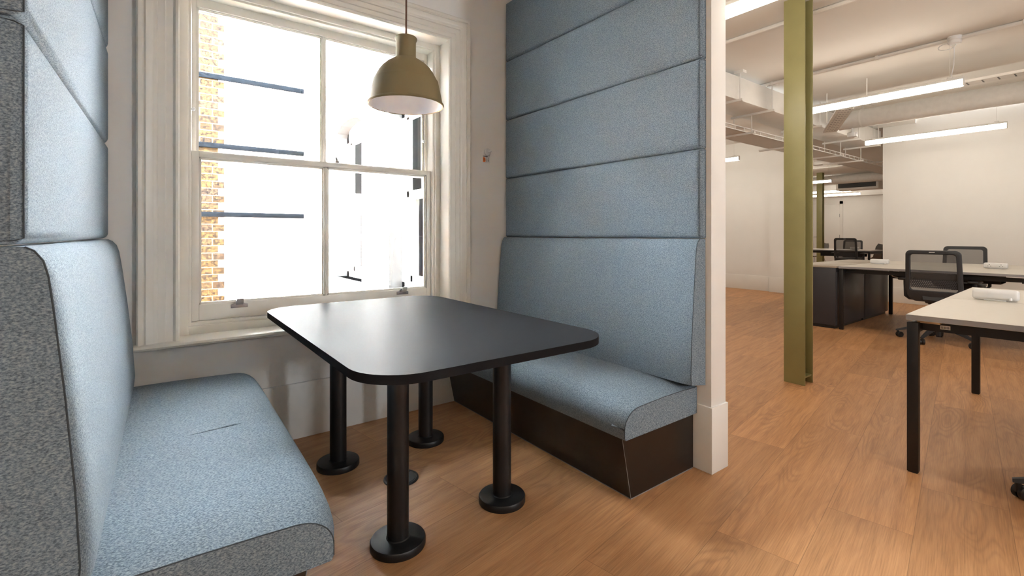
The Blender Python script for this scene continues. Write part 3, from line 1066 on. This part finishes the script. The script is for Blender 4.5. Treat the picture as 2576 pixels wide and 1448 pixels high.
# conduits on the ceiling
for x, y0, y1, lab in ((4.14, -3.9, 6.0, 'thin white conduit on the ceiling crossing behind the top of the green column'),
                       (5.69, -3.9, 6.0, 'thin white conduit on the ceiling above the near linear lamp')):
    c_ = thing('conduit', (x, y0, CE - 0.0185), lab, 'conduit', 'white ceiling conduits')
    MB().tube([(0, 0, 0), (0, y1 - y0, 0)], 0.0185, 10).build('pipe', 'white_metal', c_)
    for k in range(10):
        y = 0.5 + k * 1.0
        MB().box(-0.023, 0.023, y - 0.014, y + 0.014, -0.022, 0.0185, 0.004).build('clip', 'white_metal', c_)
cr = thing('ceiling_rose', (5.69, 1.03, CE), 'round white ceiling rose on the conduit with looped flex', 'ceiling rose')
MB().lathe([(0.0, 0.0), (0.052, 0.0), (0.052, -0.030), (0.046, -0.034), (0.046, -0.058), (0.040, -0.064), (0.0, -0.064)], 32).build('cover', 'white_plastic', cr)
pts = [(0.03, 0.0, -0.06)]
for k in range(14):
    a = k / 13 * 2 * PI
    pts.append((-0.01, 0.06 * math.sin(a) + 0.05, -0.075 + 0.03 * math.cos(a)))
pts += [(-0.02, 0.0, -0.10), (-0.012, 0.005, -0.25), (-0.030, 0.02, -0.37)]
MB().tube(pts, 0.004, 8).build('flex_cable', 'white_plastic', cr)
se = thing('duct_sensor', (7.62, 2.42, 2.43), 'small white cylinder sensor hanging under the round duct', 'sensor')
MB().lathe([(0.0, 0.0), (0.055, 0.0), (0.060, 0.012), (0.060, 0.055), (0.0, 0.055)], 28).build('body', 'white_plastic', se)
MB().tube([(0, 0, 0.055), (0, 0, 0.119)], 0.012, 10).build('stem', 'white_plastic', se)
ac = thing('air_conditioner', (16.3, 4.55, 2.40), 'far ceiling air conditioner with dark louvred front', 'air conditioner')
MB().box(0, 0.5, 0, 1.05, 0, 0.30, 0.01).build('casing', 'white_metal', ac)
MB().box(-0.006, 0.0, 0.06, 0.99, 0.06, 0.24).build('grille', 'grey_slot', ac)
g = MB()
for k in range(4):
    g.box(-0.018, -0.004, 0.14, 0.90, 0.075 + k * 0.042, 0.083 + k * 0.042)
g.build('louvre', 'plastic', ac)
g = MB()
for y in (0.2, 0.85):
    g.tube([(0.25, y, 0.30), (0.25, y, 0.46)], 0.006, 8)
g.build('hanger', 'white_metal', ac)
fd = thing('round_duct', (16.05, 2.6, 2.70), 'distant round white duct above the air conditioner', 'duct')
MB().tube([(0, 0, 0), (0, 5.5, 0)], 0.13, 20).build('duct_tube', 'galv', fd)
MB().tube([(0, 3.0, 0.12), (0, 3.0, 0.16)], 0.006, 8).build('hanger', 'white_metal', fd)
fc = thing('conduit', (14.0, 2.5, CE - 0.014), 'distant white conduit on the ceiling of the far room', 'conduit', 'white ceiling conduits')
MB().tube([(0, 0, 0), (0, 6.0, 0)], 0.014, 8).build('pipe', 'white_metal', fc)


# ------------------------------------------------------------------ desks
def make_desk(label, loc, rz, width, length, mods):
    r = thing('bench_desk', loc, label, 'desk', rz=rz)
    zt, th = 0.735, 0.025
    half = width / 2
    for m_ in range(mods):
        ya, yb = -m_ * length, -(m_ + 1) * length + 0.003
        for xa, xb in ((0, half - 0.004), (half + 0.004, width)):
            t_ = MB().box(xa, xb, yb, ya, zt - th, zt, 0.0012, 1).build('worktop', 'desk_top', r, angle=20)
            e_ = MB()
            e_.box(xa - 0.0006, xb + 0.0006, yb - 0.0003, ya + 0.0006, zt - th + 0.001, zt - 0.0015)
            e_.build('edge_band', 'desk_edge', t_, smooth=False)
    rail = MB()
    for x in (0.10, width - 0.14):
        rail.box(x, x + 0.035, -length * mods + 0.03, -0.03, 0.655, 0.695)
    for m_ in range(mods + 1):
        y = -m_ * length if m_ < mods else -length * mods + 0.05
        if m_ > 0 and m_ < mods:
            y += 0.02
        rail.box(0.02, width - 0.02, y - 0.042, y - 0.004, 0.652, 0.693)
    rail.build('under_frame', 'black_metal', r)
    for m_ in range(mods + 1):
        y = -m_ * length if m_ < mods else -length * mods + 0.05
        mid = 0 < m_ < mods
        if mid:
            y += 0.02
        for x in ((0.004, width - 0.06) if not mid else (0.60, width - 0.65)):
            lg_ = MB().box(x, x + 0.038, y - 0.044, y - 0.002, 0.004, 0.695 if mid else 0.699, 0.002).build('leg', 'black_metal', r)
            MB().box(x + 0.004, x + 0.034, y - 0.040, y - 0.006, 0.0, 0.004).build('foot', 'rubber', lg_)
    for m_ in range(mods):
        ya, yb = -m_ * length - 0.30, -(m_ + 1) * length + 0.25
        q = [(half - 0.15, 0.66), (half - 0.147, 0.66), (half - 0.147, 0.58), (half + 0.147, 0.58), (half + 0.147, 0.66), (half + 0.15, 0.66), (half + 0.15, 0.575), (half - 0.15, 0.575)]
        MB().prism(q, 'y', yb, ya).build('cable_basket', 'black_metal', r, smooth=False)
    return r


desk1 = make_desk('pale grey bench desk nearest, cut by the right edge of the picture', (2.815, 0.680, 0), math.radians(2.0), 1.80, 1.45, 1)
g = MB()
g.box(0.30, 0.36, -0.255, -0.240, 0.652, 0.676)
# sticker and plywood strip under the near corner
g = MB().box(0.012, 0.050, -0.150, -0.050, 0.699, 0.709)
o = MB().box(0.099, 0.1005, -0.140, -0.105, 0.668, 0.686).build('paper_sticker', 'sticker', desk1)
k = MB()
for i in range(9):
    k.box(0.0985, 0.0991, -0.138 + i * 0.0034, -0.1368 + i * 0.0034 + (0.0006 if i % 3 else 0), 0.671, 0.682)
k.build('sticker_bars', 'ink', o, smooth=False)
g.b.free()
MB().box(0.06, 0.10, -0.110, -0.030, 0.693, 0.703).build('plywood_packer', 'wood_strip', desk1)

desk2 = make_desk('pale grey bench desk in the middle, behind the office chair, joined to the dark cabinets', (6.37, 2.16, 0), 0.0, 1.83, 1.48, 3)
for i, (x, y, z, mt) in enumerate(((0.80, -0.95, 0.64, 'red_cable'), (0.82, -1.20, 0.635, 'red_cable'), (0.80, -1.45, 0.64, 'red_cable'),
                                   (0.78, -1.62, 0.63, 'sticker'), (0.80, -1.75, 0.64, 'sticker'), (0.70, -0.30, 0.645, 'sticker'), (0.72, -0.62, 0.64, 'sticker'))):
    MB().tube([(x, y, z), (x + 0.02, y - 0.04, z - 0.01), (x + 0.05, y - 0.09, z - 0.025)], 0.007, 8).build('cable', mt, desk2)
pts = [(0.72, -0.28, 0.66), (0.70, -0.33, 0.60), (0.76, -0.40, 0.575), (0.85, -0.48, 0.60), (0.9, -0.6, 0.60)]
MB().tube(pts, 0.006, 8).build('cable', 'sticker', desk2)

desk3 = make_desk('distant bench desk in the far room in front of the door', (12.75, 6.55, 0), 0.0, 1.0, 1.42, 2)


# ------------------------------------------------------------------ cabinets at the end of the middle desk
def make_cabinet(label, loc):
    r = thing('storage_cabinet', loc, label, 'cabinet', 'dark cabinets at the desk end')
    w_, d_, h_ = 0.915, 0.46, 0.735
    MB().box(0, w_, 0.0, d_, 0.035, h_ - 0.022, 0.002).build('body', 'cabinet', r)
    MB().box(-0.003, w_ + 0.003, -0.006, d_ + 0.004, h_ - 0.022, h_ - 0.001, 0.0015).build('top', 'cabinet_top', r)
    MB().box(0.02, w_ - 0.02, 0.02, d_ - 0.02, 0.0, 0.035).build('base', 'rubber', r)
    MB().box(0.012, w_ - 0.008, -0.008, 0.0, 0.045, h_ - 0.075, 0.002).build('back_panel', 'cabinet', r)
    MB().box(-0.004, 0.0, 0.004, d_ - 0.004, 0.045, h_ - 0.03, 0.001).build('side_panel', 'cabinet', r)
    return r


cb = make_cabinet('dark grey cabinet with beige top, nearer one at the end of the middle desk', (6.36, 2.185, 0))
copy_tree(cb, (7.285, 2.185, 0), 0, 'dark grey cabinet farther along, its back panel seen under the middle desk')


# ------------------------------------------------------------------ power modules
def make_power(label):
    r = thing('power_module', (0, 0, 0), label, 'power socket', 'white desktop power modules')
    L = 0.185
    pr = []
    for a, bb, ra, a0 in ((0.012, 0.040, 0.022, 0), (-0.012, 0.040, 0.022, 90), (-0.016, 0.022, 0.018, 180), (0.016, 0.022, 0.018, 270)):
        for k in range(7):
            t_ = math.radians(a0 + 90 * k / 6)
            pr.append((a + ra * math.cos(t_), bb + ra * math.sin(t_)))
    secs_ = []
    for y, s_ in ((-L / 2, 0.70), (-L / 2 + 0.003, 0.85), (-L / 2 + 0.009, 0.96), (-L / 2 + 0.016, 1.0), (L / 2 - 0.016, 1.0), (L / 2 - 0.009, 0.96), (L / 2 - 0.003, 0.85), (L / 2, 0.70)):
        secs_.append([(a * s_, y, 0.034 + (bb - 0.034) * s_) for a, bb in pr])
    MB().loft(secs_).build('body', 'white_plastic', r, angle=50)
    MB().box(-0.028, 0.02, -0.045, 0.045, -0.0, 0.006, 0.002).build('clamp_foot', 'white_plastic', r)
    f_ = MB().box(0.030, 0.0365, -L / 2 + 0.012, L / 2 - 0.012, 0.016, 0.055, 0.004).build('socket_face', 'sticker', r)
    k_ = MB()
    for yc in (-0.045, 0.045):
        k_.box(0.0362, 0.0372, yc - 0.003, yc + 0.003, 0.040, 0.047)
        for dy in (-0.011, 0.011):
            k_.box(0.0362, 0.0372, yc + dy - 0.004, yc + dy + 0.004, 0.025, 0.029)
    k_.build('socket_hole', 'grey_slot', f_, smooth=False)
    MB().tube([(-0.030, -0.062, 0.018), (-0.044, -0.063, 0.010), (-0.046, -0.063, 0.007)], 0.006, 8).build('cord_stub', 'white_plastic', r)
    return r


ZD = 0.7355
pm = make_power('white power module on the nearest desk, its rounded back towards the camera')
pm.location = (3.79, 0.515, ZD)
pm.rotation_euler = (0, 0, math.radians(2))
copy_tree(pm, (7.21, 2.00, ZD), 0, 'white power module on the middle desk, left of the mesh chair')
copy_tree(pm, (7.26, 0.985, ZD), PI, 'white power module on the middle desk with its two sockets facing the camera')
copy_tree(pm, (13.25, 5.50, ZD), 0, 'distant white power module on the far desk beside the green column')
copy_tree(pm, (13.25, 4.16, ZD), PI, 'distant white power module on the far desk, right of the far chair')


# ------------------------------------------------------------------ office chairs
def rrect(w_, z0, z1, r_, n_=8, taper=0.0):
    """rounded rectangle in (y, z)"""
    out = []
    for sy, zc, a0 in ((1, z1 - r_, 0), (-1, z1 - r_, 90), (-1, z0 + r_, 180), (1, z0 + r_, 270)):
        for k_ in range(n_ + 1):
            t_ = math.radians(a0 + 90 * k_ / n_)
            out.append((sy * (w_ / 2 - r_) + r_ * math.cos(t_), zc + r_ * math.sin(t_)))
    return out


def make_chair(label):
    r = thing('office_chair', (0, 0, 0), label, 'chair', 'black mesh office chairs')
    r0 = 0.335

    def bx(y, z):
        # the back leans and curves: x as a function of y, z
        return -0.225 - 0.10 * (z - 0.50) + 0.25 * y * y
    # five-star base
    st_ = MB()
    st_.lathe([(0.0, 0.190), (0.036, 0.188), (0.040, 0.17), (0.036, 0.128), (0.030, 0.062), (0.0, 0.060)], 24)
    for k_ in range(5):
        a = math.radians(97 + 72 * k_)
        ca, sa = math.cos(a), math.sin(a)
        secs_ = []
        for d_, hw_, zt_, zb_ in ((0.02, 0.024, 0.186, 0.140), (0.12, 0.021, 0.172, 0.130), (0.24, 0.017, 0.128, 0.098), (0.325, 0.014, 0.092, 0.072), (0.352, 0.011, 0.082, 0.068)):
            secs_.append([(d_ * ca - s_ * hw_ * q * sa, d_ * sa + s_ * hw_ * q * ca, z_) for s_, q, z_ in ((-1, 1, zb_), (1, 1, zb_), (1, 0.7, zt_), (-1, 0.7, zt_))])
        st_.loft(secs_)
    base = st_.build('star_base', 'plastic', r)
    for k_ in range(5):
        a = math.radians(97 + 72 * k_)
        b2 = a + 0.7
        dx, dy = math.cos(b2), math.sin(b2)
        c_ = MB()
        for s_ in (-1, 1):
            secs_ = []
            for o_, rr in ((0.004, 0.027), (0.008, 0.029), (0.020, 0.029), (0.024, 0.024)):
                cx_, cy_ = -0.018 * dx - dy * o_ * s_, -0.018 * dy + dx * o_ * s_
                secs_.append([(cx_ + dx * rr * math.cos(2 * PI * q / 20), cy_ + dy * rr * math.cos(2 * PI * q / 20), 0.0292 + rr * math.sin(2 * PI * q / 20)) for q in range(20)])
            c_.loft(secs_)
        c_.tube([(0, 0, 0.030), (0, 0, 0.072)], 0.011, 10)
        c_.tube([(-0.018 * dx + dy * 0.02, -0.018 * dy - dx * 0.02, 0.0292), (-0.018 * dx - dy * 0.02, -0.018 * dy + dx * 0.02, 0.0292)], 0.012, 10)
        co = c_.build('caster', 'rubber', base)
        co.location = (r0 * math.cos(a), r0 * math.sin(a), 0)
    MB().lathe([(0.0, 0.05), (0.026, 0.05), (0.026, 0.26), (0.016, 0.262), (0.016, 0.40), (0.0, 0.40)], 20).build('gas_lift', 'black_metal', r)
    me_ = MB().box(-0.10, 0.10, -0.075, 0.075, 0.385, 0.425, 0.012)
    me_.tube([(0.03, -0.06, 0.40), (0.03, -0.20, 0.40), (0.03, -0.235, 0.398)], 0.006, 8)
    me_.build('tilt_mechanism', 'plastic', r)
    # seat
    secs_ = []
    for z_, s_ in ((0.425, 0.90), (0.432, 0.97), (0.450, 1.0), (0.470, 1.0), (0.487, 0.965), (0.494, 0.90), (0.496, 0.6)):
        secs_.append([(0.03 + 0.235 * s_ * math.copysign(abs(math.cos(t_)) ** 0.45, math.cos(t_)), 0.235 * s_ * math.copysign(abs(math.sin(t_)) ** 0.45, math.sin(t_)), z_) for t_ in [2 * PI * q / 40 for q in range(40)]])
    MB().loft(secs_).build('seat', 'rubber', r, angle=50)
    # back frame
    out_ = rrect(0.425, 0.425, 0.945, 0.045)
    in_ = rrect(0.352, 0.535, 0.905, 0.026)
    def flare(y, z):
        k_ = 1.0 + 0.055 * (0.945 - z) / 0.42
        if z < 0.50:
            k_ *= 1.0 - 0.24 * (0.50 - z) / 0.075
        return (y * k_, z)
    # extra points down the sides so that the frame can flare and then taper under the seat
    dense = []
    for q in range(len(out_)):
        (ya, za), (yb, zb) = out_[q], out_[(q + 1) % len(out_)]
        dense.append((ya, za))
        if abs(za - zb) > 0.2:
            dense += [(ya, za + (zb - za) * t_) for t_ in (0.2, 0.4, 0.6, 0.8, 0.9)]
        elif abs(ya - yb) > 0.2:
            dense += [(ya + (yb - ya) * t_, za) for t_ in (0.15, 0.3, 0.5, 0.7, 0.85)]
    out_ = dense
    dense = []
    for q in range(len(in_)):
        (ya, za), (yb, zb) = in_[q], in_[(q + 1) % len(in_)]
        dense.append((ya, za))
        if abs(za - zb) > 0.2:
            dense += [(ya, za + (zb - za) * t_) for t_ in (0.2, 0.4, 0.6, 0.8, 0.9)]
        elif abs(ya - yb) > 0.2:
            dense += [(ya + (yb - ya) * t_, za) for t_ in (0.15, 0.3, 0.5, 0.7, 0.85)]
    in_ = dense
    out_ = [flare(y, z) for y, z in out_]
    in_ = [(y * (1.0 + 0.045 * (0.905 - z) / 0.37), z) for y, z in in_]
    f_ = MB()
    loops = []
    for off, lp, ins in ((-0.016, out_, 0.006), (-0.010, out_, 0.0), (0.012, out_, 0.0), (0.014, in_, 0.0), (-0.012, in_, 0.0), (-0.018, in_, -0.006)):
        cy_, cz_ = 0.0, 0.70
        ring = []
        for y, z in lp:
            k_ = 1 - ins / 0.22
            yy, zz = y * k_, cz_ + (z - cz_) * k_
            ring.append((bx(yy, zz) + off, yy, zz))
        loops.append(ring)
    loops.append(loops[0])
    f_.loft(loops, True, False)
    bf = f_.build('back_frame', 'plastic', r, angle=40)
    NY, NZ = 12, 14
    g_ = MB()
    grid = [[g_.b.verts.new((bx(-0.180 + 0.36 * i / NY, 0.525 + 0.39 * j / NZ) + 0.004, -0.180 + 0.36 * i / NY, 0.525 + 0.39 * j / NZ)) for i in range(NY + 1)] for j in range(NZ + 1)]
    for j in range(NZ):
        for i in range(NY):
            g_.b.faces.new([grid[j][i], grid[j][i + 1], grid[j + 1][i + 1], grid[j + 1][i]])
    g_.build('mesh_panel', 'mesh', bf)
    g_ = MB()
    grid = [[g_.b.verts.new((bx(-0.176 + 0.352 * i / NY, 0.565 + 0.085 * j / 4) - 0.010, -0.176 + 0.352 * i / NY, 0.565 + 0.085 * j / 4)) for i in range(NY + 1)] for j in range(5)]
    for j in range(4):
        for i in range(NY):
            g_.b.faces.new([grid[j][i], grid[j][i + 1], grid[j + 1][i + 1], grid[j + 1][i]])
    lo_ = g_.build('lumbar_support', 'perf_black', bf)
    MB().box(bx(0, 0.93) - 0.0185, bx(0, 0.93) - 0.015, -0.022, 0.022, 0.923, 0.929).build('maker_plate', 'sticker', bf)
    # spine from the frame down to the mechanism
    sp = MB()
    secs_ = []
    for x_, z_, hw_ in ((bx(0, 0.50) + 0.0, 0.50, 0.085), (-0.235, 0.455, 0.075), (-0.19, 0.418, 0.065), (-0.08, 0.405, 0.06)):
        secs_.append([(x_ + dx_, y_, z_ + dz_) for dx_, y_, dz_ in ((-0.012, -hw_, -0.010), (-0.012, hw_, -0.010), (0.012, hw_, 0.010), (0.012, -hw_, 0.010))])
    sp.loft(secs_)
    sp.build('back_spine', 'plastic', r)
    for s_ in (-1, 1):
        a_ = MB()
        a_.tube([(0.02, s_ * 0.10, 0.418), (0.0, s_ * 0.245, 0.425), (-0.02, s_ * 0.268, 0.45), (-0.03, s_ * 0.272, 0.625)], [0.016, 0.016, 0.018, 0.016], 10)
        ao = a_.build('armrest', 'plastic', r)
        MB().box(-0.13, 0.10, s_ * 0.272 - 0.042, s_ * 0.272 + 0.042, 0.622, 0.646, 0.010, 3).build('arm_pad', 'rubber', ao)
    return r


ch = make_chair('black mesh office chair seen from behind at the middle desk')
ch.location = (6.47, 1.29, 0)
copy_tree(ch, (8.36, 1.46, 0), PI, 'black mesh office chair facing the camera on the far side of the middle desk')
far_chair = copy_tree(ch, (12.30, 3.96, 0), 0.0, 'distant black mesh chair seen from behind at the far desk')
far_chair.scale = (1, 1, 1.08)
copy_tree(ch, (14.46, 4.66, 0), PI, 'distant black mesh chair facing the camera behind the far desk')
copy_tree(ch, (2.97, 0.0, 0), 0.1, 'office chair at the right edge of which only a black caster shows')


def make_shell(label):
    r = thing('shell_chair', (0, 0, 0), label, 'chair', 'grey shell chairs by the far door')
    secs_ = []
    path = [(0.22, 0.44, 0.21), (0.10, 0.43, 0.23), (-0.10, 0.43, 0.23), (-0.20, 0.47, 0.23), (-0.25, 0.60, 0.225), (-0.28, 0.74, 0.21), (-0.29, 0.83, 0.15)]
    g_ = MB()
    for x_, z_, hw_ in path:
        secs_.append([(x_ + 0.05 * (q * q), hw_ * q, z_ + 0.03 * q * q) for q in [-1 + 2 * i / 10 for i in range(11)]])
    rings = [[g_.b.verts.new(p) for p in sec] for sec in secs_]
    for a, b_ in zip(rings[:-1], rings[1:]):
        for i in range(10):
            g_.b.faces.new([a[i], b_[i], b_[i + 1], a[i + 1]])
    bmesh.ops.solidify(g_.b, geom=list(g_.b.faces), thickness=0.010)
    g_.build('shell', 'shell', r, angle=60)
    for sx_ in (-1, 1):
        for sy_ in (-1, 1):
            MB().tube([(sx_ * 0.13, sy_ * 0.13, 0.425), (sx_ * 0.22, sy_ * 0.22, 0.0)], 0.009, 8).build('leg', 'chrome', r)
    return r


sh = make_shell('small grey shell chair far away, just right of the far green column')
sh.location = (15.6, 5.85, 0)
sh.rotation_euler = (0, 0, 2.4)
copy_tree(sh, (15.5, 4.35, 0), 0.9, 'small grey shell chair far away, at the right end of the far desk')
